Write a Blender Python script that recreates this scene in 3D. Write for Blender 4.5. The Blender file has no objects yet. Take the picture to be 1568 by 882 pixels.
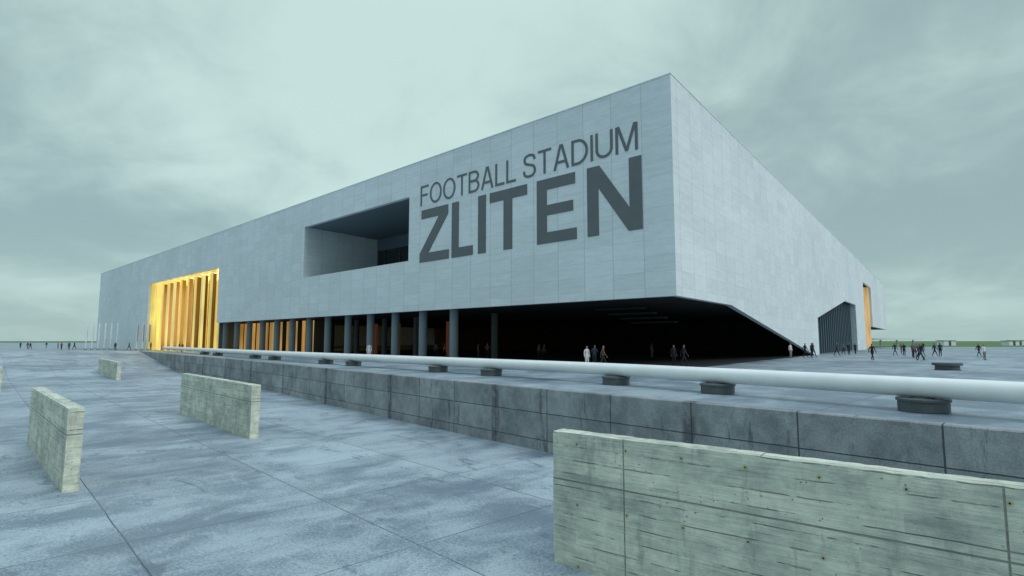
import bpy, bmesh, math, random
from mathutils import Vector, noise
random.seed(7)
scn=bpy.context.scene
scn.view_settings.view_transform='Standard'; scn.view_settings.look='None'; scn.view_settings.exposure=0
COL=scn.collection
# ------------------------------------------------------------------ helpers
def newmat(name):
    m=bpy.data.materials.new(name); m.use_nodes=True
    nt=m.node_tree; b=nt.nodes['Principled BSDF']
    return m,nt,b
class G:
    def __init__(s,nt): s.nt=nt
    def n(s,t,**kw):
        nd=s.nt.nodes.new(t)
        for k,v in kw.items(): setattr(nd,k,v)
        return nd
    def put(s,sock,v):
        if hasattr(v,'links') or isinstance(v,bpy.types.NodeSocket): s.nt.links.new(v,sock)
        else: sock.default_value=v
    def m(s,op,a,b=None,c=None,clamp=False):
        nd=s.n('ShaderNodeMath',operation=op); nd.use_clamp=clamp
        s.put(nd.inputs[0],a)
        if b is not None: s.put(nd.inputs[1],b)
        if c is not None: s.put(nd.inputs[2],c)
        return nd.outputs[0]
    def vm(s,op,a,b=None):
        nd=s.n('ShaderNodeVectorMath',operation=op); s.put(nd.inputs[0],a)
        if b is not None: s.put(nd.inputs[1],b)
        return nd.outputs['Value'] if op in('DOT_PRODUCT','LENGTH','DISTANCE') else nd.outputs[0]
    def mix(s,f,a,b,bt='MIX'):
        nd=s.n('ShaderNodeMix',data_type='RGBA',blend_type=bt)
        s.put(nd.inputs[0],f); s.put(nd.inputs[6],a); s.put(nd.inputs[7],b)
        return nd.outputs[2]
    def noise(s,vec,scale,detail=4,rough=.55,dist=0,dim='2D'):
        nd=s.n('ShaderNodeTexNoise'); nd.noise_dimensions=dim
        s.put(nd.inputs['Vector'],vec); nd.inputs['Scale'].default_value=scale
        nd.inputs['Detail'].default_value=detail; nd.inputs['Roughness'].default_value=rough
        nd.inputs['Distortion'].default_value=dist
        return nd.outputs[0]
    def rng(s,v,a,b,c=0.,d=1.,smooth=False):
        nd=s.n('ShaderNodeMapRange'); nd.interpolation_type='SMOOTHSTEP' if smooth else 'LINEAR'
        s.put(nd.inputs[0],v)
        for i,x in enumerate((a,b,c,d)): nd.inputs[i+1].default_value=x
        return nd.outputs[0]
    def sep(s,v):
        nd=s.n('ShaderNodeSeparateXYZ'); s.put(nd.inputs[0],v); return nd.outputs
    def comb(s,x,y,z=0.):
        nd=s.n('ShaderNodeCombineXYZ'); s.put(nd.inputs[0],x); s.put(nd.inputs[1],y); s.put(nd.inputs[2],z); return nd.outputs[0]
    def line(s,c,off,per,w):   # 1 on joint
        d=s.m('PINGPONG',s.m('ADD',c,-off+per*200),per/2)
        return s.rng(d,w*.5,w,1,0)
    def uv(s): return s.n('ShaderNodeTexCoord').outputs['UV']
    def obj(s): return s.n('ShaderNodeTexCoord').outputs['Object']
    def bump(s,h,b,st=.3,dist=.02):
        nd=s.n('ShaderNodeBump'); nd.inputs['Strength'].default_value=st; nd.inputs['Distance'].default_value=dist
        s.put(nd.inputs['Height'],h); s.nt.links.new(nd.outputs[0],b.inputs['Normal'])
def rgb(r,g,b): return (r,g,b,1)
def simple(name,col,rough=.6,metal=0,nz=.12,scale=6,emit=None,es=0):
    m,nt,b=newmat(name); g=G(nt)
    f=g.noise(g.obj(),scale,3,dim='3D')
    k=g.rng(f,.3,.7,1-nz,1+nz)
    c=g.mix(1.,rgb(*col),g.comb(k,k,k),'MULTIPLY')
    nt.links.new(c,b.inputs['Base Color']); b.inputs['Roughness'].default_value=rough; b.inputs['Metallic'].default_value=metal
    if emit:
        b.inputs['Emission Color'].default_value=rgb(*emit); b.inputs['Emission Strength'].default_value=es
    return m
def mesh_obj(name,verts,faces,mats,uvs=None,fm=None,smooth=False,parent=None):
    me=bpy.data.meshes.new(name); me.from_pydata([tuple(v) for v in verts],[],faces); me.update()
    if uvs:
        ul=me.uv_layers.new(name='UVMap')
        for l in me.loops: ul.data[l.index].uv=uvs[l.vertex_index]
    if not isinstance(mats,(list,tuple)): mats=[mats]
    for m in mats: me.materials.append(m)
    if fm:
        for p,i in zip(me.polygons,fm): p.material_index=i
    if smooth:
        for p in me.polygons: p.use_smooth=True
    o=bpy.data.objects.new(name,me); COL.objects.link(o)
    if parent: o.parent=parent
    return o
def empty(name,loc=(0,0,0)):
    o=bpy.data.objects.new(name,None); o.location=loc; COL.objects.link(o); return o
def tri(me):
    bm=bmesh.new(); bm.from_mesh(me); bmesh.ops.triangulate(bm,faces=[f for f in bm.faces if len(f.verts)>4]); bm.to_mesh(me); bm.free()
# ------------------------------------------------------------------ world frame
CX,CY=11.3,38.0
DL=Vector((-0.7333,0.6799,0)); DR=Vector((0.6092,0.7930,0)); C=Vector((CX,CY,0)); Z=Vector((0,0,1))
def BP(a,b,z): return C+DL*a+DR*b+Z*z       # building plan coords
QA=Vector((-.69,.7238,0)); QB=Vector((.7238,.69,0))
def QP(q,r,z): return QA*q+QB*r+Z*z
def toq(x,y): return (-.69*x+.7238*y, .7238*x+.69*y)
# ------------------------------------------------------------------ materials
def mat_paving(name,base,per,offq,offr,vary=1.):
    m,nt,b=newmat(name); g=G(nt); uv=g.uv(); s=g.sep(uv)
    big=g.noise(uv,.11,4,.6); mid=g.noise(g.vm('MULTIPLY',uv,(1.,.6,1)),.6,7,.66,.3); fine=g.noise(uv,14,3,.8)
    streak=g.noise(g.vm('MULTIPLY',uv,(.5,1.2,1)),.7,9,.78,.35)
    t=g.m('ADD',g.m('MULTIPLY',g.rng(big,.3,.7),.32),g.m('MULTIPLY',g.rng(mid,.32,.68),.36))
    t=g.m('ADD',t,g.m('MULTIPLY',g.rng(fine,.3,.7),.32))
    dark=rgb(base[0]*.55,base[1]*.60,base[2]*.66); lite=rgb(base[0]*1.42,base[1]*1.38,base[2]*1.32)
    c=g.mix(g.rng(t,.26,.74,0,1,True),dark,lite)
    st=g.rng(streak,.58,.66,0,.62*vary,True); c=g.mix(st,c,rgb(base[0]*.38,base[1]*.42,base[2]*.48))
    lt=g.rng(streak,.42,.34,0,.35*vary,True); c=g.mix(lt,c,rgb(base[0]*1.7,base[1]*1.6,base[2]*1.5))
    cell=g.comb(g.m('FLOOR',g.m('DIVIDE',g.m('ADD',s[0],-offq+per*200),per)),g.m('FLOOR',g.m('DIVIDE',g.m('ADD',s[1],-offr+per*200),per)))
    wn=g.n('ShaderNodeTexWhiteNoise'); nt.links.new(cell,wn.inputs[0])
    k=g.rng(wn.outputs[0],0,1,.90,1.08); c=g.mix(1.,c,g.comb(k,k,k),'MULTIPLY')
    vor=g.n('ShaderNodeTexVoronoi'); vor.voronoi_dimensions='2D'; nt.links.new(uv,vor.inputs['Vector']); vor.inputs['Scale'].default_value=5.5
    pit=g.m('MULTIPLY',g.rng(vor.outputs['Distance'],.05,.1,1,0),g.rng(big,.5,.6))
    c=g.mix(g.m('MULTIPLY',pit,.6),c,rgb(.03,.035,.04))
    wob=g.m('MULTIPLY',g.m('SUBTRACT',mid,.5),.06)
    ln=g.m('MAXIMUM',g.line(g.m('ADD',s[0],wob),offq,per,.02),g.line(g.m('ADD',s[1],wob),offr,per,.02))
    c=g.mix(g.m('MULTIPLY',ln,g.rng(mid,.3,.6,.4,.85)),c,rgb(.03,.038,.048))
    nt.links.new(c,b.inputs['Base Color'])
    nt.links.new(g.rng(t,.2,.8,.42,.75),b.inputs['Roughness'])
    h=g.m('SUBTRACT',g.m('ADD',g.m('MULTIPLY',fine,.6),mid),g.m('MULTIPLY',ln,.8))
    g.bump(h,b,.45,.03)
    return m
M_floor=mat_paving('paving_concrete',(.25,.31,.36),4.7,10.8,2.7)
M_plaza=mat_paving('plaza_concrete',(.225,.28,.32),4.7,1.0,17.2,.6)

def mat_wall():
    m,nt,b=newmat('retaining_concrete'); g=G(nt); uv=g.uv(); s=g.sep(uv)
    big=g.noise(uv,.35,4,.6); mid=g.noise(uv,1.6,7,.72,.3); fine=g.noise(uv,18,3,.8)
    drip=g.noise(g.vm('MULTIPLY',uv,(1.6,.3,1)),.8,6,.75)
    t=g.m('ADD',g.m('MULTIPLY',g.rng(big,.3,.7),.38),g.m('ADD',g.m('MULTIPLY',g.rng(mid,.3,.7),.36),g.m('MULTIPLY',g.rng(fine,.3,.7),.26)))
    c=g.mix(g.rng(t,.25,.75),rgb(.17,.19,.20),rgb(.36,.385,.39))
    c=g.mix(g.rng(drip,.60,.69,0,.62),c,rgb(.06,.068,.072))
    row=g.m('FLOOR',g.m('DIVIDE',g.m('ADD',s[1],-.1),1.1))
    cell=g.comb(g.m('FLOOR',g.m('DIVIDE',g.m('ADD',s[0],330.),3.3)),row)
    wn=g.n('ShaderNodeTexWhiteNoise'); nt.links.new(cell,wn.inputs[0]); k=g.rng(wn.outputs[0],0,1,.80,1.12)
    c=g.mix(1.,c,g.comb(k,k,k),'MULTIPLY')
    wob=g.m('MULTIPLY',g.m('SUBTRACT',mid,.5),.03)
    ln=g.m('MAXIMUM',g.line(g.m('ADD',s[0],wob),0,3.3,.026),g.line(g.m('ADD',s[1],wob),0.1,1.1,.022))
    c=g.mix(g.m('MULTIPLY',ln,.85),c,rgb(.025,.03,.035))
    js=g.m('MULTIPLY',g.line(g.m('ADD',s[0],g.m('MULTIPLY',big,.3)),.2,9.9,.34),g.rng(mid,.42,.55,0,.7))
    c=g.mix(js,c,rgb(.04,.045,.05))
    nt.links.new(c,b.inputs['Base Color']); b.inputs['Roughness'].default_value=.8
    g.bump(g.m('SUBTRACT',g.m('ADD',mid,g.m('MULTIPLY',fine,.4)),ln),b,.6,.03)
    return m
M_rwall=mat_wall()

def mat_board():
    m,nt,b=newmat('board_marked_concrete'); g=G(nt); uv=g.uv(); s=g.sep(uv)
    grain=g.noise(g.vm('MULTIPLY',uv,(.9,24,1)),1.,6,.72,.3)
    big=g.noise(uv,.8,4,.65); mid=g.noise(g.vm('MULTIPLY',uv,(.7,1.2,1)),3.,7,.75,.3); fine=g.noise(uv,50,3,.75)
    row=g.m('FLOOR',g.m('DIVIDE',s[1],.27))
    wn=g.n('ShaderNodeTexWhiteNoise'); nt.links.new(g.comb(row,g.m('FLOOR',g.m('DIVIDE',g.m('ADD',s[0],g.m('MULTIPLY',row,1.1)),2.75))),wn.inputs[0])
    t=g.m('ADD',g.m('MULTIPLY',g.rng(grain,.3,.7),.22),g.m('MULTIPLY',g.rng(big,.3,.7),.24))
    t=g.m('ADD',t,g.m('ADD',g.m('MULTIPLY',g.rng(mid,.3,.7),.28),g.m('MULTIPLY',wn.outputs[0],.16)))
    t=g.m('ADD',t,g.m('MULTIPLY',g.rng(fine,.3,.7),.10))
    c=g.mix(g.rng(t,.25,.75),rgb(.31,.35,.30),rgb(.72,.75,.61))
    c=g.mix(g.rng(g.noise(g.vm('MULTIPLY',uv,(2.2,.5,1)),1.2,6,.72),.57,.70,0,.45),c,rgb(.20,.23,.20))
    wob=g.m('MULTIPLY',g.m('SUBTRACT',big,.5),.05)
    brd=g.m('MULTIPLY',g.line(g.m('ADD',s[1],wob),0,.27,.013),g.rng(g.noise(g.vm('MULTIPLY',uv,(.7,2.4,1)),1.5,4,.7),.48,.56))
    jn=g.line(g.m('ADD',s[0],-1.65),0,5.5,.016)
    j2=g.line(s[1],1.75,20,.02)
    ln=g.m('MAXIMUM',g.m('MULTIPLY',jn,.9),g.m('MAXIMUM',g.m('MULTIPLY',brd,.85),g.m('MULTIPLY',j2,.8)))
    c=g.mix(g.m('MULTIPLY',ln,g.rng(mid,.35,.6,.5,.9)),c,rgb(.06,.07,.055))
    hx=g.m('PINGPONG',g.m('ADD',s[0],100.6),.55); hy=g.m('PINGPONG',g.m('ADD',s[1],20.4-.1),.6)
    hd=g.m('SQRT',g.m('ADD',g.m('POWER',hx,2),g.m('POWER',hy,2)))
    c=g.mix(g.rng(hd,.02,.06,.55,0),c,rgb(.30,.26,.05)); c=g.mix(g.rng(hd,.012,.018,1,0),c,rgb(.02,.02,.02))
    vor=g.n('ShaderNodeTexVoronoi'); vor.voronoi_dimensions='2D'; nt.links.new(uv,vor.inputs['Vector']); vor.inputs['Scale'].default_value=4
    pit=g.m('MULTIPLY',g.rng(vor.outputs['Distance'],.03,.07,1,0),g.rng(big,.56,.62))
    c=g.mix(g.m('MULTIPLY',pit,.6),c,rgb(.09,.10,.09))
    nt.links.new(c,b.inputs['Base Color']); b.inputs['Roughness'].default_value=.85
    h=g.m('ADD',g.m('MULTIPLY',grain,.8),g.m('ADD',g.m('MULTIPLY',wn.outputs[0],.7),g.m('MULTIPLY',fine,.3)))
    g.bump(g.m('SUBTRACT',h,g.m('MULTIPLY',g.m('ADD',ln,pit),1.2)),b,.7,.022)
    return m
M_board=mat_board()

def mat_facade():
    m,nt,b=newmat('facade_cladding'); g=G(nt); uv=g.uv(); s=g.sep(uv)
    P=2.62; R=1.15
    row=g.m('FLOOR',g.m('DIVIDE',s[1],R)); colm=g.m('FLOOR',g.m('DIVIDE',g.m('ADD',s[0],P*50-2.4),P))
    wn=g.n('ShaderNodeTexWhiteNoise'); nt.links.new(g.comb(colm,row),wn.inputs[0])
    big=g.noise(uv,.06,3); mid=g.noise(g.vm('MULTIPLY',uv,(.5,3,1)),1.2,5,.7); fine=g.noise(g.vm('MULTIPLY',uv,(1,7,1)),3,4,.75)
    k=g.m('ADD',g.rng(wn.outputs[0],0,1,.94,1.03),g.m('ADD',g.rng(big,.3,.7,-.05,.05),g.m('ADD',g.rng(mid,.3,.7,-.06,.06),g.rng(fine,.3,.7,-.06,.06))))
    c=g.mix(1.,rgb(.67,.735,.76),g.comb(k,k,k),'MULTIPLY')
    v=g.line(s[0],2.4,P,.055); hline=g.line(s[1],0,R,.03)
    ln=g.m('MAXIMUM',g.m('MULTIPLY',v,.27),g.m('MULTIPLY',hline,.14))
    c=g.mix(ln,c,rgb(.15,.18,.19))
    nt.links.new(c,b.inputs['Base Color']); b.inputs['Roughness'].default_value=.6
    g.bump(g.m('SUBTRACT',g.m('ADD',mid,wn.outputs[0]),ln),b,.12,.02)
    return m
M_fac=mat_facade()
M_dark=simple('shaded_void',(.010,.012,.014),.85)  # near-black colour stands in for the deep shade inside the voids
M_darkfloor=simple('shaded_floor',(.02,.024,.028),.7)  # shade under the building put into a near-black floor colour
M_glass=simple('dark_glass',(.02,.027,.026),.2)
M_col=simple('column_concrete',(.17,.215,.24),.6)
M_roof=simple('roof_membrane',(.3,.33,.34),.8)
M_cope=simple('coping_metal',(.74,.80,.80),.4)
M_pipe=simple('white_painted_steel',(.80,.82,.81),.32,nz=.05,scale=1.5)
M_sup=simple('dark_steel',(.07,.085,.09),.5)
M_let=simple('letter_grey_paint',(.115,.135,.142),.6,nz=.06,scale=1.)
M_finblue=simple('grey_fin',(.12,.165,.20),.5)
M_step=simple('stand_underside',(.035,.04,.045),.8)
M_white=simple('white_render',(.7,.74,.74),.6)
def mat_gold(name,em,base,c0,c1,lo=.3,samp=True):  # gold that glows by itself, emission standing in for warm interior light
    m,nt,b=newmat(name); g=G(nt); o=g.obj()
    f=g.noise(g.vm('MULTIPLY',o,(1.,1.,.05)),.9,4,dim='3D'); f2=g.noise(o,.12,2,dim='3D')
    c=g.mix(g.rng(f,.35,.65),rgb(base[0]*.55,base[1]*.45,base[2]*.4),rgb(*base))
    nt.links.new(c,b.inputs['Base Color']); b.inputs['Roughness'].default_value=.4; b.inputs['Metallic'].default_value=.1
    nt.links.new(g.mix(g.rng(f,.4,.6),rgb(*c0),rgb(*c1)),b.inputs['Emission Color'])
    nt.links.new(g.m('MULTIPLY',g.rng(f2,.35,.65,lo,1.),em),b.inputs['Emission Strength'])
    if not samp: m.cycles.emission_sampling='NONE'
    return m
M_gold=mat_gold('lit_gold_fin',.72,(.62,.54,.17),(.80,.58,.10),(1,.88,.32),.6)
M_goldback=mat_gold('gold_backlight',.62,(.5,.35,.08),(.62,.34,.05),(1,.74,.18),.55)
M_golddim=mat_gold('gold_fin_shade',.10,(.24,.14,.05),(.45,.22,.04),(.9,.55,.12),.3,False)  # darker copy of the gold, shade between the fins put into its colour
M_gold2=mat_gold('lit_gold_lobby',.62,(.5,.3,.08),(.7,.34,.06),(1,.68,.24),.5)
M_gold3=mat_gold('pale_gold_glow',.5,(.55,.42,.25),(.8,.5,.2),(1,.74,.40),.7,False)  # far opening's interior glow put into the panels as emission
M_red=simple('lobby_timber_glow',(.10,.03,.02),.5,emit=(.5,.14,.05),es=.08); M_red.cycles.emission_sampling='NONE'  # faint emission paints the lit interior onto these reddish panels
M_grass,nt,b=newmat('grass'); g=G(nt); f=g.noise(g.obj(),.05,6,.7)
nt.links.new(g.mix(g.rng(f,.3,.7),rgb(.04,.10,.025),rgb(.09,.19,.05)),b.inputs['Base Color']); b.inputs['Roughness'].default_value=.9

# ------------------------------------------------------------------ ground
wall_xy=[(30,-8),(19.5,3.4),(11.2,12.5),(4.7,19.8),(-0.5,25.2),(-8,34.2),(-18.4,46.8),(-30,61.0),(-47,79.6),(-71,107.5)]
wq=sorted(toq(*p) for p in wall_xy)
def wr(q):
    if q<=wq[0][0]: return wq[0][1]
    for i in range(len(wq)-1):
        q0,r0=wq[i]; q1,r1=wq[i+1]
        if q<=q1: return r0+(r1-r0)*(q-q0)/(q1-q0)
    return wq[-1][1]
def wrs(q): return sum(wr(q+d) for d in (-12,-8,-4,0,4,8,12))/7
def fz(q):
    t=min(1,max(0,(q-93)/37))
    return -2.55*(1-t)
qs=[-300,-60,-40]+[x for x in range(-30,130,3)]+[130]
V=[];F=[];U=[];cols=[-600,-150,-60,-30,-15,-5,5,None]
for q in qs:
    for cc in cols:
        r=wrs(q)+.05 if cc is None else cc
        V.append(QP(q,r,fz(q))); U.append((q,r))
n=len(cols)
for i in range(len(qs)-1):
    for j in range(n-1):
        F.append((i*n+j,i*n+j+1,(i+1)*n+j+1,(i+1)*n+j))
F=[f[::-1] for f in F]
mesh_obj('pavement',V,F,M_floor,U)
V=[];F=[];U=[];cols=[None,30,60,120,300,1000,4000]
for q in qs:
    for cc in cols:
        r=wrs(q)+.34 if cc is None else cc
        V.append(QP(q,r,0)); U.append((q,r))
n=len(cols)
for i in range(len(qs)-1):
    for j in range(n-1):
        F.append(((i+1)*n+j,(i+1)*n+j+1,i*n+j+1,i*n+j))
b0=len(V)
far=[130,400,1200,5000]; rc=[-4000,-600,-150,-60,-30,-15,-5,5,wrs(130)+.34,30,60,120,300,1000,4000]
for q in far:
    for r in rc: V.append(QP(q,r,0)); U.append((q,r))
n=len(rc)
for i in range(3):
    for j in range(n-1): F.append((b0+(i+1)*n+j,b0+(i+1)*n+j+1,b0+i*n+j+1,b0+i*n+j))
mesh_obj('plaza_ground',V,F,M_plaza,U)
V=[(-3500,620,.03),(60,620,.03),(118,188,.03),(3500,165,.03),(3500,4500,.03),(-3500,4500,.03)]
mesh_obj('grass_field',V,[(0,1,2,3,4,5)],M_grass)
V=[];F=[];U=[];wqs=[x for x in qs if x<=130 and x>-70]
L=0
for i,q in enumerate(wqs):
    r=wrs(q)
    if i: L+=math.hypot(q-wqs[i-1],r-wrs(wqs[i-1]))
    zb=fz(q)-.3; zt=.012
    for (rr,z,v) in ((r,zb,zb+.012),(r,zt-.03,zt-.03),(r+.03,zt,.0),(r+.36,zt,.45),(r+.36,zb,.9)):
        V.append(QP(q,rr,z)); U.append((L,v))
for i in range(len(wqs)-1):
    for j in range(4): F.append((i*5+j,i*5+j+1,(i+1)*5+j+1,(i+1)*5+j))
mesh_obj('retaining_wall',V,F,M_rwall,U)

# ------------------------------------------------------------------ concrete blocks (low walls)
def block(p0,p1,zb,zt,th):
    p0=Vector((*p0,0));p1=Vector((*p1,0)); d=(p1-p0); Ln=d.length; d.normalize(); nrm=Vector((-d.y,d.x,0))
    if nrm.y<0: nrm=-nrm
    e=.11; V=[];F=[];U=[]; H=zt-zb
    def cv(u,w,h):
        eu=u<1e-4 or u>Ln-1e-4; ew=w<1e-4 or w>th-1e-4; eh=h>H-1e-4
        P=p0+d*u+nrm*w+Z*(zb+h)
        nn=noise.noise(P*3.1)*.5+noise.noise(P*9)*.5
        P=P+nrm*(noise.noise(P*1.3)*.008)
        if eu+ew+eh>=2:
            a=.012+max(0,nn)*.06
            if ew: P+=nrm*(a if w<1e-4 else -a)*.7
            if eh: P-=Z*a*.7
            if eu: P+=d*(a if u<1e-4 else -a)*.7
        return P
    def grid(n1,n2,fn,uvf,flip):
        b0=len(V)
        for i in range(n1+1):
            for j in range(n2+1):
                V.append(cv(*fn(i/n1,j/n2))); U.append(uvf(i/n1,j/n2))
        for i in range(n1):
            for j in range(n2):
                f=(b0+i*(n2+1)+j,b0+(i+1)*(n2+1)+j,b0+(i+1)*(n2+1)+j+1,b0+i*(n2+1)+j+1)
                F.append(f[::-1] if flip else f)
    nu=int(Ln/e);nh=int(H/e);nw=4
    grid(nu,nh,lambda a,b:(a*Ln,0,b*H),lambda a,b:(a*Ln,b*H),False)
    grid(nu,nh,lambda a,b:(a*Ln,th,b*H),lambda a,b:(a*Ln+7,b*H),True)
    grid(nu,nw,lambda a,b:(a*Ln,b*th,H),lambda a,b:(a*Ln+3,b*th+5.03),False)
    grid(nw,nh,lambda a,b:(0,a*th,b*H),lambda a,b:(a*th+13.,b*H),True)
    grid(nw,nh,lambda a,b:(Ln,a*th,b*H),lambda a,b:(a*th+19.,b*H),False)
    o=mesh_obj('concrete_wall',V,F,M_board,U)
    bm=bmesh.new(); bm.from_mesh(o.data); bmesh.ops.remove_doubles(bm,verts=bm.verts,dist=.0005); bmesh.ops.recalc_face_normals(bm,faces=bm.faces); bm.to_mesh(o.data); bm.free()
    return o
block((.85,11.95),(9.6,4.9),-2.6,.12,.42)
block((-13.5,17.15),(-21.25,24.85),-2.6,-.04,.42)
block((-12.2,26.35),(-21.1,35.8),-2.6,-.06,.42)
block((-46.2,65.5),(-58,78.5),-2.6,-.45,.45)
block((-46.3,50.3),(-56,60),-2.6,-.4,.45)

# ------------------------------------------------------------------ pipe
pp=[(22,1.5),(18,7.6),(15.4,11),(13.0,14.25),(10.6,17.7),(7.9,21.6),(3.7,27.3),(-3.4,35),(-16.1,48.7),(-27.8,62),(-48.7,86),(-66,106)]
def cr(P,t):
    i=min(int(t),len(P)-2); f=t-i
    p=[Vector((*P[max(0,min(len(P)-1,k))],0)) for k in (i-1,i,i+1,i+2)]
    return .5*((2*p[1])+(p[2]-p[0])*f+(2*p[0]-5*p[1]+4*p[2]-p[3])*f*f+(3*p[1]-p[0]-3*p[2]+p[3])*f**3)
pipe=empty('pipe_handrail')
V=[];F=[];NS=24;K=110
for i in range(K+1):
    t=i/K*(len(pp)-1.0001); c=cr(pp,t); tg=(cr(pp,min(t+.02,len(pp)-1.0001))-cr(pp,max(t-.02,0))).normalized(); sd=Vector((-tg.y,tg.x,0))
    for k in range(NS):
        a=2*math.pi*k/NS; V.append(c+Z*.68+(sd*math.cos(a)+Z*math.sin(a))*.285)
for i in range(K):
    for k in range(NS): F.append((i*NS+k,i*NS+(k+1)%NS,(i+1)*NS+(k+1)%NS,(i+1)*NS+k))
F.append(tuple(range(NS))[::-1]); F.append(tuple(K*NS+k for k in range(NS)))
mesh_obj('tube',V,F,M_pipe,smooth=True,parent=pipe)
def lathe(name,prof,loc,mat,seg=28,parent=None,smooth=False):
    V=[];F=[]
    for (r,z) in prof:
        for k in range(seg):
            a=2*math.pi*k/seg; V.append((loc[0]+r*math.cos(a),loc[1]+r*math.sin(a),loc[2]+z))
    for i in range(len(prof)-1):
        for k in range(seg): F.append((i*seg+k,i*seg+(k+1)%seg,(i+1)*seg+(k+1)%seg,(i+1)*seg+k))
    F.append(tuple(range(seg))[::-1]); F.append(tuple((len(prof)-1)*seg+k for k in range(seg)))
    return mesh_obj(name,V,F,mat,parent=parent,smooth=smooth)
drum=[(.62,.0),(.62,.28),(.66,.29),(.66,.35),(.62,.365),(.30,.37),(.22,.42)]
for i,(x,y) in enumerate([(17.0,9.0),(11.75,16.1),(7.9,21.6),(4.8,25.9),(-1.2,32.5),(-4.8,36.4),(-12.8,45.2),(-16.3,49),(-25,58.9),(-29.3,63.8),(-40,76),(-45,81.8)]):
    lathe('support_%d'%(i+1),drum,(x,y,.012),M_sup,parent=pipe)
lathe('bollard_drum',[(.75,0),(.75,.05),(.7,.05),(.7,.3),(.86,.32),(.86,.48),(.82,.5)],(30.0,38.6,.002),M_sup)

# ------------------------------------------------------------------ building
bld=empty('stadium_building')
TH=.5; H=21.0
def prism(name,outline,side,mat,th=TH,uoff=0):
    V=[];U=[];n=len(outline)
    for k in (0,1):
        for (s,z) in outline:
            dep=th*k; ss=max(s,th) if k else s
            V.append(BP(ss,dep,z) if side=='L' else BP(dep,ss,z)); U.append((s+uoff,z))
    F=[tuple(range(n)),tuple(range(2*n-1,n-1,-1))]
    if side=='L': F=[f[::-1] for f in F]
    for i in range(n): F.append((i,(i+1)%n,n+(i+1)%n,n+i))
    o=mesh_obj(name,V,F,mat,U,parent=bld)
    bm=bmesh.new(); bm.from_mesh(o.data); bmesh.ops.triangulate(bm,faces=[f for f in bm.faces if len(f.verts)>4]); bmesh.ops.recalc_face_normals(bm,faces=bm.faces); bm.to_mesh(o.data); bm.free()
    return o
ZB=5.1; r0,r1,rz0,rz1=30.5,54.0,10.5,17.5
prism('facade_wall_a',[(0,ZB),(42,ZB),(42,rz0),(r0,rz0),(r0,rz1),(42,rz1),(42,H),(0,H)],'L',M_fac)
prism('facade_wall_b',[(42,ZB),(84.8,ZB),(84.8,14.7),(126.3,14.7),(126.3,0),(175,0),(175,H),(42,H),(42,rz1),(r1,rz1),(r1,rz0),(42,rz0)],'L',M_fac)
RO=[(0,ZB),(12.7,ZB),(52,0),(55.6,0),(55.6,5.4),(87.3,9.7),(104,9.8),(104,0),(121.7,0),(121.7,16.4),(141,16.4),(141,5.8),(190,5.8),(190,H),(0,H)]
prism('facade_wall_c',RO,'R',M_fac,uoff=1.3)
def quad(name,pts,mat,uvs=None,parent=bld):
    return mesh_obj(name,pts,[tuple(range(len(pts)))],mat,uvs,parent=parent)
def boxB(name,a0,a1,b0,b1,z0,z1,mat,parent=bld):
    v=[BP(a,b,z) for z in (z0,z1) for (a,b) in ((a0,b0),(a1,b0),(a1,b1),(a0,b1))]
    o=mesh_obj(name,v,[(0,1,2,3),(7,6,5,4),(0,4,5,1),(1,5,6,2),(2,6,7,3),(3,7,4,0)],mat,parent=parent)
    bm=bmesh.new(); bm.from_mesh(o.data); bmesh.ops.recalc_face_normals(bm,faces=bm.faces); bm.to_mesh(o.data); bm.free()
    return o
boxB('coping_left',-.04,175,-.04,.54,H+.003,H+.07,M_cope)
boxB('coping_right',-.04,.54,.545,190,H+.003,H+.07,M_cope)
quad('roof',[BP(.4,.4,20.6),BP(.4,189.6,20.6),BP(174.6,189.6,20.6),BP(174.6,.4,20.6)],M_roof)
quad('end_wall',[BP(175,.5,0),BP(175,190,0),BP(175,190,H),BP(175,.5,H)],M_fac,[(0,0),(190,0),(190,H),(0,H)])
quad('rear_wall',[BP(.5,190,5.8),BP(175,190,5.8),BP(175,190,H),BP(.5,190,H)],M_fac,[(0,5.8),(175,5.8),(175,H),(0,H)])
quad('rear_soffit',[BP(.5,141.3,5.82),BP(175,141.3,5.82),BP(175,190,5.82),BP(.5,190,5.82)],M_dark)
D=12.4; t0=.5
quad('recess_left',[BP(r1,t0,rz0),BP(r1,D,rz0),BP(r1,D,rz1),BP(r1,t0,rz1)],M_fac,[(0,rz0),(D,rz0),(D,rz1),(0,rz1)])
quad('recess_right',[BP(r0,t0,rz0),BP(r0,D,rz0),BP(r0,D,rz1),BP(r0,t0,rz1)],M_fac,[(0,rz0),(D,rz0),(D,rz1),(0,rz1)])
quad('recess_floor',[BP(r0,t0,rz0),BP(r0,D,rz0),BP(r1,D,rz0),BP(r1,t0,rz0)],M_fac,[(r0,0),(r0,D),(r1,D),(r1,0)])
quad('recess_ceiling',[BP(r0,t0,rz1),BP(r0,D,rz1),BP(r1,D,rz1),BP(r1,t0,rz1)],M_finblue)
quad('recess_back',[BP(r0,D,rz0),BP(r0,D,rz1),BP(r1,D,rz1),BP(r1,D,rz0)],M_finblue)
boxB('recess_glazing',r0+.2,r1-.6,D-.25,D-.05,rz0+.02,15.6,M_glass)
for i in range(6): boxB('recess_mullion_%d'%i,r0+2+i*3.8,r0+2.12+i*3.8,D-.36,D-.26,rz0+.02,15.6,M_sup)
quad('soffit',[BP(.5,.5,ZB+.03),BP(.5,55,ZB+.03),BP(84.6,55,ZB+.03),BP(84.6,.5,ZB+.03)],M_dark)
quad('inner_back_wall',[BP(.6,52,0),BP(84.6,52,0),BP(84.6,52,ZB+.03),BP(.6,52,ZB+.03)],M_dark)
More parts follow.
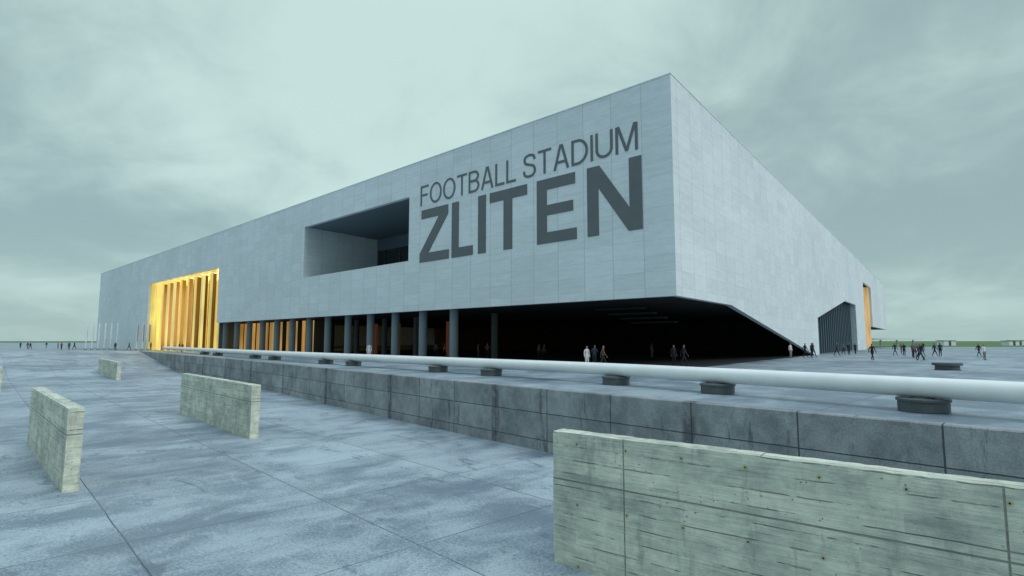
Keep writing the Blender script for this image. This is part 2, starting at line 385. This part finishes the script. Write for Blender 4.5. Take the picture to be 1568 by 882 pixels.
quad('inner_floor_shade',[BP(.3,.3,.008),BP(84.6,.3,.008),BP(84.6,52,.008),BP(.3,52,.008)],M_darkfloor)  # dark sheet laid over the plaza to paint the shade under the overhang
for i in range(4):
    boxB('stand_step_%d'%i,7,12,9+i*2.6,9.9+i*2.6,ZB-.2-i*.35,ZB-.05-i*.35,M_step)
for i in range(17):
    a=4.6+i*4.95
    if a<22: continue
    lathe('column_%d'%i,[(.44,0),(.44,ZB+.03)],tuple(BP(a,1.3,.009)),M_col,parent=bld,smooth=False)
for i in range(9):
    lathe('inner_column_%d'%i,[(.4,0),(.4,ZB)],tuple(BP(26+i*7.2,9.5,.009)),M_sup,parent=bld)
a=35; k=0
while a<84:
    w=1.5
    if a<57: boxB('lobby_panel_%d'%k,a,a+w*.7,11+.0,11.3,.01,ZB-.6,M_red); a+=5.6
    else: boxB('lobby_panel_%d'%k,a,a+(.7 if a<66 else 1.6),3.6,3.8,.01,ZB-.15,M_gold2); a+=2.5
    k+=1
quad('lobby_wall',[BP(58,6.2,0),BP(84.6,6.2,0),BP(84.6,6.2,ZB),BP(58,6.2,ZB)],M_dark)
g0,g1,gz=84.8,126.3,14.7
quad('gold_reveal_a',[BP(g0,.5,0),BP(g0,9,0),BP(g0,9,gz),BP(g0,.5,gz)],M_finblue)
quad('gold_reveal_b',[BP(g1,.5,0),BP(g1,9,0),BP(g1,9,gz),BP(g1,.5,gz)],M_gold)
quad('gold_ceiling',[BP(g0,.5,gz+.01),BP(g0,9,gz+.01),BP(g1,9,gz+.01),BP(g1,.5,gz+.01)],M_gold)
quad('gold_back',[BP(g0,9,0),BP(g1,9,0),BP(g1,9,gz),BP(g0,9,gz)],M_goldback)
def blade(name,a,b,ang,wd,th,z0,z1,mat):
    ca,sa=math.cos(ang),math.sin(ang); P=[]
    for (u,v) in ((-wd/2,-th/2),(wd/2,-th/2),(wd/2,th/2),(-wd/2,th/2)):
        P.append((a+u*ca-v*sa,b+u*sa+v*ca))
    V=[BP(p[0],p[1],z) for z in (z0,z1) for p in P]
    return mesh_obj(name,V,[(3,2,1,0),(4,5,6,7),(0,1,5,4),(1,2,6,5),(2,3,7,6),(3,0,4,7)],mat,parent=bld)
n=10; sp=(g1-g0)/n
for i in range(n):
    a=g0+2.6+i*sp
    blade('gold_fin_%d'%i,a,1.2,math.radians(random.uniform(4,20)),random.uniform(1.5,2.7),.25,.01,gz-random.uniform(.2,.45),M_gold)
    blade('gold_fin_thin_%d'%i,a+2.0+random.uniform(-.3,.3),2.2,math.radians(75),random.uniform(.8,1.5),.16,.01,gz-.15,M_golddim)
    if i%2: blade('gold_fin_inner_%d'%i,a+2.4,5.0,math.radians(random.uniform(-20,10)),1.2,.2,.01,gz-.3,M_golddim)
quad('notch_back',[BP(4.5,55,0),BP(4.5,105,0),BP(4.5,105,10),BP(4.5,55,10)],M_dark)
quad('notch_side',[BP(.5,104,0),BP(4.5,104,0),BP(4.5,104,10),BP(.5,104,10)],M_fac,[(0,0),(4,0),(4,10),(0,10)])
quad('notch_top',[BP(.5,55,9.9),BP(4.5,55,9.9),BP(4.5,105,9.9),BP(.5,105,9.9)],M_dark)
for i in range(21):
    b_=57.2+i*2.25; zt=min(9.7,5.45+(b_-55.6)*.1356)-.02
    boxB('notch_fin_%d'%i,.9,1.9,b_,b_+.35,.01,zt,M_finblue)
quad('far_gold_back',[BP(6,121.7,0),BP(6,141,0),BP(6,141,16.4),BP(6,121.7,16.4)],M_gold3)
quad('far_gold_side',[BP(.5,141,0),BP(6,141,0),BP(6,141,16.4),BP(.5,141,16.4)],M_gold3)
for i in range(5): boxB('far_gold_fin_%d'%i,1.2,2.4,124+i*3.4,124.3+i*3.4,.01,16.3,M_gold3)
boxB('far_ground_wall',8,9,141.5,189,0,5.7,M_white)
def place(s,z,off): return C+DL*s+Z*z-DR*off
sign=empty('stadium_sign')
def poly_letter(name,pts,s0,z0,k):
    n=len(pts); V=[place(s0-x*k[0],z0+y*k[1],.04) for x,y in pts]+[place(s0-x*k[0],z0+y*k[1],.002) for x,y in pts]
    F=[tuple(range(n))]+[(i,(i+1)%n,n+(i+1)%n,n+i) for i in range(n)]
    o=mesh_obj(name,V,F,M_let,parent=sign); tri(o.data)
    bm=bmesh.new(); bm.from_mesh(o.data); bmesh.ops.recalc_face_normals(bm,faces=bm.faces); bm.to_mesh(o.data); bm.free()
zl,zh=10.1,5.5
Zp=[(.04,1),(.84,1),(.84,.83),(.27,.17),(.87,.17),(.87,0),(0,0),(0,.17),(.57,.83),(.04,.83)]
def sc(p,w):
    m=max(x for x,y in p); return [(x/m,y) for x,y in p]
Lp=[(0,0),(.56,0),(.56,.17),(.19,.17),(.19,1),(0,1)]
Ip=[(0,0),(1,0),(1,1),(0,1)]
Tp=[(.33,0),(.53,0),(.53,.83),(.86,.83),(.86,1),(0,1),(0,.83),(.33,.83)]
Ep=[(0,0),(.76,0),(.76,.17),(.2,.17),(.2,.43),(.7,.43),(.7,.59),(.2,.59),(.2,.83),(.74,.83),(.74,1),(0,1)]
Np=[(0,0),(.19,0),(.19,.68),(.66,0),(.87,0),(.87,1),(.68,1),(.68,.32),(.21,1),(0,1)]
for nm,p,sa,sb in (('letter_Z',Zp,28.55,23.9),('letter_L',Lp,23.5,20.45),('letter_I',Ip,19.75,18.7),('letter_T',Tp,18.2,13.6),('letter_E',Ep,12.5,8.35),('letter_N',Np,7.3,2.45)):
    poly_letter(nm,sc(p,1),sa,zl,(sa-sb,zh))
def arc(cx,cy,rx,ry,a0,a1,n=12): return [(cx+rx*math.cos(math.radians(a0+(a1-a0)*i/n)),cy+ry*math.sin(math.radians(a0+(a1-a0)*i/n))) for i in range(n+1)]
h=.055; w=.11
def crs(P,n=5):
    out=[]
    for i in range(len(P)-1):
        q=[Vector(P[max(0,min(len(P)-1,k))]) for k in (i-1,i,i+1,i+2)]
        for j in range(n):
            f=j/n; v=.5*((2*q[1])+(q[2]-q[0])*f+(2*q[0]-5*q[1]+4*q[2]-q[3])*f*f+(3*q[1]-q[0]-3*q[2]+q[3])*f**3); out.append((v.x,v.y))
    out.append(P[-1]); return out
GL={'F':(.56,[[(h,0),(h,1)],[(w,1-h),(.56,1-h)],[(w,.52),(.5,.52)]]),
'O':(.80,[arc(.40,.5,.345,.455,0,360,32)]),
'T':(.62,[[(.31,0),(.31,.89)],[(0,1-h),(.62,1-h)]]),
'B':(.64,[[(h,0),(h,1)],[(w,1-h)]+arc(.34,.74,.215,.205,90,-90,10)+[(w,.535)],[(w,.53)]+arc(.35,.2925,.235,.2375,90,-90,10)+[(w,h)]]),
'A':(.70,[[(.055,0),(.33,1)],[(.645,0),(.37,1)],[(.15,.3),(.55,.3)]]),
'L':(.50,[[(h,0),(h,1)],[(w,h),(.5,h)]]),
'S':(.64,[crs([(.575,.72),(.52,.88),(.32,.945),(.13,.88),(.085,.74),(.15,.61),(.33,.535),(.52,.45),(.585,.28),(.51,.11),(.32,.055),(.11,.12),(.055,.31)])]),
'D':(.70,[[(h,0),(h,1)],[(w,1-h)]+arc(.26,.5,.385,.445,90,-90,16)+[(w,h)]]),
'I':(.11,[[(h,0),(h,1)]]),
'U':(.68,[[(h,1)]+arc(.34,.34,.285,.285,180,360,14)+[(.625,1)]]),
'M':(.82,[[(h,0),(h,1)],[(.765,0),(.765,1)],[(.10,1),(.41,.04)],[(.72,1),(.41,.04)]])}
def ribbon(P,hw):
    n=len(P); Lf=[];Rt=[]; closed=(abs(P[0][0]-P[-1][0])<1e-6 and abs(P[0][1]-P[-1][1])<1e-6)
    for i in range(n):
        a=Vector(P[i-1]) if i>0 else (Vector(P[-2]) if closed else None); b_=Vector(P[i]); c=Vector(P[i+1]) if i<n-1 else (Vector(P[1]) if closed else None)
        d1=(b_-a).normalized() if a is not None and (b_-a).length>1e-6 else None; d2=(c-b_).normalized() if c is not None and (c-b_).length>1e-6 else None
        if d1 is None: d1=d2
        if d2 is None: d2=d1
        t=(d1+d2).normalized(); nn=Vector((-t.y,t.x)); k=hw/max(.4,nn.dot(Vector((-d1.y,d1.x))))
        Lf.append(b_+nn*k); Rt.append(b_-nn*k)
    return Lf,Rt
txt='FOOTBALL STADIUM'; tot=0
for i,ch in enumerate(txt): tot+=.26 if ch==' ' else GL[ch][0]+(.09 if i<len(txt)-1 else 0)
sx=(28.55-2.7)/tot; sy=2.13; x=0
for i,ch in enumerate(txt):
    if ch==' ': x+=.26; continue
    wd,strokes=GL[ch]; V=[];F=[]
    for j,P in enumerate(strokes):
        Lf,Rt=ribbon(P,h*.95); b0=len(V); off=.03+.004*j
        for l,r in zip(Lf,Rt):
            V.append(place(28.55-(x+l.x)*sx,16.1+l.y*sy,off)); V.append(place(28.55-(x+r.x)*sx,16.1+r.y*sy,off))
        for q in range(len(Lf)-1): F.append((b0+2*q,b0+2*q+1,b0+2*q+3,b0+2*q+2))
    mesh_obj('small_letter_%s_%d'%(ch,i),V,F,M_let,parent=sign); x+=wd+.09

# ------------------------------------------------------------------ distant things
def boxW(name,x0,x1,y0,y1,z0,z1,mat,parent=None):
    v=[(x,y,z) for z in (z0,z1) for (x,y) in ((x0,y0),(x1,y0),(x1,y1),(x0,y1))]
    return mesh_obj(name,v,[(3,2,1,0),(4,5,6,7),(0,1,5,4),(1,2,6,5),(2,3,7,6),(3,0,4,7)],mat,parent=parent)
for (x,y,wd,hh) in ((182,235,5,2.1),(214,240,4,2.0),(236,262,6,2.2)):
    e=empty('kiosk'); boxW('walls',x,x+wd,y,y+4,0.03,hh,M_white,e); boxW('roof',x-.3,x+wd+.3,y-.3,y+4.3,hh,hh+.15,M_roof,e); boxW('door',x+wd*.4,x+wd*.4+1,y-.05,y,0.03,1.9,M_sup,e)
e=empty('entrance_canopy'); boxW('slab',108,140,190,196,2.3,2.9,M_white,e)
for i in range(6): boxW('post_%d'%i,110+i*5.6,110.4+i*5.6,192,192.4,0,2.3,M_white,e)
M_redflag=simple('red_flag_cloth',(.5,.36,.35),.8)
M_flag=simple('flag_cloth',(.66,.73,.73),.8)
def flagpole(x,y,hh,red):
    e=empty('flagpole'); lathe('pole',[(.10,0),(.08,hh*.6),(.05,hh)],(x,y,0),M_flag,8,e); lathe('base',[(.25,0),(.25,.15),(.12,.2)],(x,y,0),M_sup,10,e)
    V=[];F=[]
    for i in range(5):
        for z in (hh-.2,hh-3.9+.1*math.sin(x+i)): V.append((x+.05+.09*i,y+.12*math.sin(i*1.1),z-.05*i))
    for i in range(4): F.append((2*i,2*i+1,2*i+3,2*i+2))
    mesh_obj('banner',V,F,M_redflag if red else M_flag,parent=e)
for px in range(6): flagpole(-97.8+px*1.15,128+px*.35,6.0+.08*px,False)
for px in range(3): flagpole(-81.5+px*1.3,121,5.8,True)

# ------------------------------------------------------------------ people
M_skin=simple('skin',(.30,.18,.13),.6); M_hair=simple('hair',(.02,.015,.012),.7); M_shoe=simple('shoe_leather',(.02,.02,.02),.5)
cloth={k:simple('cloth_'+k,v,.85) for k,v in dict(black=(.015,.016,.018),navy=(.03,.04,.07),white=(.62,.63,.62),grey=(.16,.17,.18),red=(.22,.06,.05),blue=(.1,.15,.22),brown=(.12,.08,.06),tan=(.33,.27,.2)).items()}
def body(kind):
    st={0:0,1:.24,2:-.22,3:.04}[kind]
    v=[];e=[];r=[]
    def add(p,rad,par=None):
        v.append(p); r.append(rad)
        if par is not None: e.append((par,len(v)-1))
        return len(v)-1
    pel=add((0,0,.96),(.15,.11)); wa=add((0,.0,1.12),(.135,.10),pel); ch=add((0,.01,1.32),(.165,.115),wa); nk=add((0,0,1.47),(.06,.06),ch)
    hb=add((0,-.015,1.57),(.072,.085),nk); hm=add((0,-.02,1.65),(.082,.098),hb); ht=add((0,-.01,1.735),(.06,.07),hm)
    for sgn in (-1,1):
        s=sgn*st
        hip=add((sgn*.095,0,.88),(.095,.1),pel); kn=add((sgn*.10,-s*.75-.02,.49),(.062,.065),hip); an=add((sgn*.10,-s*1.3+.03*(s<0),.09+(.06 if s<-.1 else 0)),(.04,.045),kn); add((sgn*.115,-s*1.3-.16,.045),(.042,.035),an)
        sh=add((sgn*.185,.01,1.41),(.062,.065),ch); el=add((sgn*.235,s*.5+.03,1.13),(.045,.047),sh)
        if kind==3: wr_=add((sgn*.12,-.24,1.16),(.032,.032),el); hd=add((sgn*.05,-.30,1.2),(.035,.028),wr_)
        else: wr_=add((sgn*.25,s*.9-.04,.89),(.031,.032),el); hd=add((sgn*.245,s*.95-.07,.77),(.03,.04),wr_)
    me=bpy.data.meshes.new('b'); me.from_pydata(v,e,[]); o=bpy.data.objects.new('b',me); COL.objects.link(o)
    sk=o.modifiers.new('s','SKIN'); sk.use_smooth_shade=True
    for i,sv in enumerate(me.skin_vertices[0].data): sv.radius=r[i]; sv.use_root=(i==0)
    ss=o.modifiers.new('u','SUBSURF'); ss.levels=1
    dg=bpy.context.evaluated_depsgraph_get(); m2=bpy.data.meshes.new_from_object(o.evaluated_get(dg)); bpy.data.objects.remove(o)
    return m2
bodies=[body(k) for k in range(4)]
def person(x,y,kind,top,bot,rot,hgt=1.75):
    me=bodies[kind].copy(); me.name='person_mesh'; me.materials.clear()
    for m in (M_skin,M_hair,cloth[top],cloth[bot],M_shoe): me.materials.append(m)
    for p in me.polygons:
        c=p.center; i=2
        if c.z>1.50: i=1 if (c.z>1.69 or c.y>.03) else 0
        elif c.z<.09: i=4
        elif (abs(c.x)>.19 and c.z<.87) or (kind==3 and c.y<-.2): i=0
        elif c.z<.98 and abs(c.x)<.2: i=3
        p.material_index=i
    o=bpy.data.objects.new('person',me); o.location=(x,y,.005); o.rotation_euler=(0,0,rot); s=hgt/1.76; o.scale=(s,s,s); COL.objects.link(o)
PE=[(37,57.4,1,'black','black',2.0),(48.5,57.4,0,'white','grey',.3),(54.1,71.5,1,'navy','black',1.2),(41.7,57.0,1,'black','navy',4.4),(42.6,58.4,2,'grey','black',1.4),
(47.7,66.5,0,'brown','black',.5),(52.3,74.5,3,'black','black',2.2),(56.8,81.5,0,'red','navy',1.),(52.8,77,1,'navy','navy',1.5),(51,69.5,2,'black','grey',4.6),(49.6,68.8,3,'blue','black',0),(55.2,72,0,'black','black',3),
(43.3,74.5,2,'navy','black',1.3),(48.4,81.6,1,'grey','black',1.6),(48.,79.6,0,'black','black',.2),(52,84.6,3,'navy','black',2),(32.9,66.,0,'white','tan',.4),(34.9,66.5,1,'black','black',1.5),(36.2,67.4,0,'navy','black',5),(37.2,69,2,'grey','navy',1.8),
(13.1,45.3,0,'black','black',.2),(13.7,44.6,1,'navy','black',1.6),(16.5,66,0,'grey','grey',2),(5.6,41.8,0,'white','white',.5),(6.2,42,3,'navy','black',2.5),(6.75,41.4,1,'brown','black',1.5),(2.9,60,0,'grey','black',1),(3.4,59.4,1,'brown','black',1.6),
(-2.7,61.4,3,'red','black',.2),(-3.7,61,0,'brown','navy',1.9),(-9.5,70,0,'grey','black',.6),(-8.4,69.5,1,'tan','black',1.6),(-15.6,61,0,'white','white',.3),
(-113.8,131.9,1,'black','black',1.4),(-133,151,0,'navy','black',0),(-126,151,2,'black','grey',4.5),(-100,126,0,'navy','black',.7),(-99.1,126.4,1,'black','black',1.6),(-114.7,141,0,'grey','black',2),(-102.5,127,3,'brown','black',3.2),(-118,136,2,'black','navy',1.5),
(-83,121,1,'brown','black',1.5),(-86,121,0,'navy','black',.4),(-77,119,0,'black','black',2.6),(-59,99,1,'navy','black',1.5),(-58,98.2,0,'red','black',.1),(-129,140,0,'black','black',.3),(58.5,70,1,'black','navy',1.5),(82,113,0,'grey','black',.5),(84,114,1,'black','black',1.5)]
for p in PE: person(*p,hgt=random.uniform(1.66,1.82))

# ------------------------------------------------------------------ warm lamps
def area(name,loc,dirv,sx_,sy_,pw,col):
    l=bpy.data.lights.new(name,'AREA'); l.shape='RECTANGLE'; l.size=sx_; l.size_y=sy_; l.energy=pw; l.color=col
    o=bpy.data.objects.new(name,l); o.location=loc; o.rotation_euler=Vector(dirv).to_track_quat('-Z','Y').to_euler(); COL.objects.link(o)
area('gold_hall_lamp',BP(105,8.5,7),-DR,34,12,6500,(1,.76,.38))
# ------------------------------------------------------------------ world
w_=bpy.data.worlds.new('World'); scn.world=w_; w_.use_nodes=True; nt=w_.node_tree; g=G(nt)
bg=nt.nodes['Background']
SUN_EL=math.radians(36); sunv=Vector((.78,-.62,0)).normalized()*math.cos(SUN_EL)+Z*math.sin(SUN_EL)
sky=g.n('ShaderNodeTexSky'); sky.sky_type='NISHITA'; sky.sun_disc=False; sky.sun_elevation=SUN_EL; sky.sun_rotation=math.atan2(sunv.x,sunv.y)
skyc=g.mix(1.,sky.outputs[0],rgb(.1,.1,.1),'MULTIPLY')
dirn=g.vm('NORMALIZE',g.n('ShaderNodeTexCoord').outputs['Generated']); s=g.sep(dirn)
el=s[2]
den=g.m('ADD',g.m('MAXIMUM',el,0.),.3)
cv=g.comb(g.m('DIVIDE',s[0],den),g.m('DIVIDE',s[1],den),0.)
n1=g.noise(cv,.8,5,.5,.3); n2=g.noise(g.vm('ADD',cv,(7.3,2.1,0)),2.8,6,.6,.3)
d=g.m('ADD',g.m('MULTIPLY',n1,.66),g.m('MULTIPLY',n2,.34))
v0=Vector((-.06,1,.36)).normalized()
br=g.rng(g.vm('DOT_PRODUCT',dirn,tuple(v0)),.74,.99,0,1,True)
d=g.m('ADD',d,g.m('MULTIPLY',g.m('SUBTRACT',br,.42),.22))
c=g.mix(g.rng(d,.34,.70,0,1,True),rgb(.31,.44,.455),rgb(.575,.765,.725))
hz=g.rng(el,.0,.2,1,0,True); c=g.mix(g.m('MULTIPLY',hz,.45),c,rgb(.41,.575,.555))
zen=g.rng(el,.5,.95,0,1,True); c=g.mix(zen,c,rgb(1.05,1.3,1.5))
c=g.mix(.06,c,skyc)
nt.links.new(c,bg.inputs[0]); bg.inputs[1].default_value=1.03
sl=bpy.data.lights.new('sun','SUN'); sl.energy=1.2; sl.angle=math.radians(20); sl.color=(1,.97,.92)
so=bpy.data.objects.new('sun',sl); so.rotation_euler=sunv.to_track_quat('Z','Y').to_euler(); COL.objects.link(so)
# ------------------------------------------------------------------ camera
cam=bpy.data.cameras.new('camera'); cam.sensor_width=36; cam.lens=36*850/1568; cam.clip_end=8000; cam.clip_start=.1
co=bpy.data.objects.new('camera',cam); co.location=(0,0,2); co.rotation_euler=(math.pi/2+math.atan(81/850),0,0); COL.objects.link(co); scn.camera=co
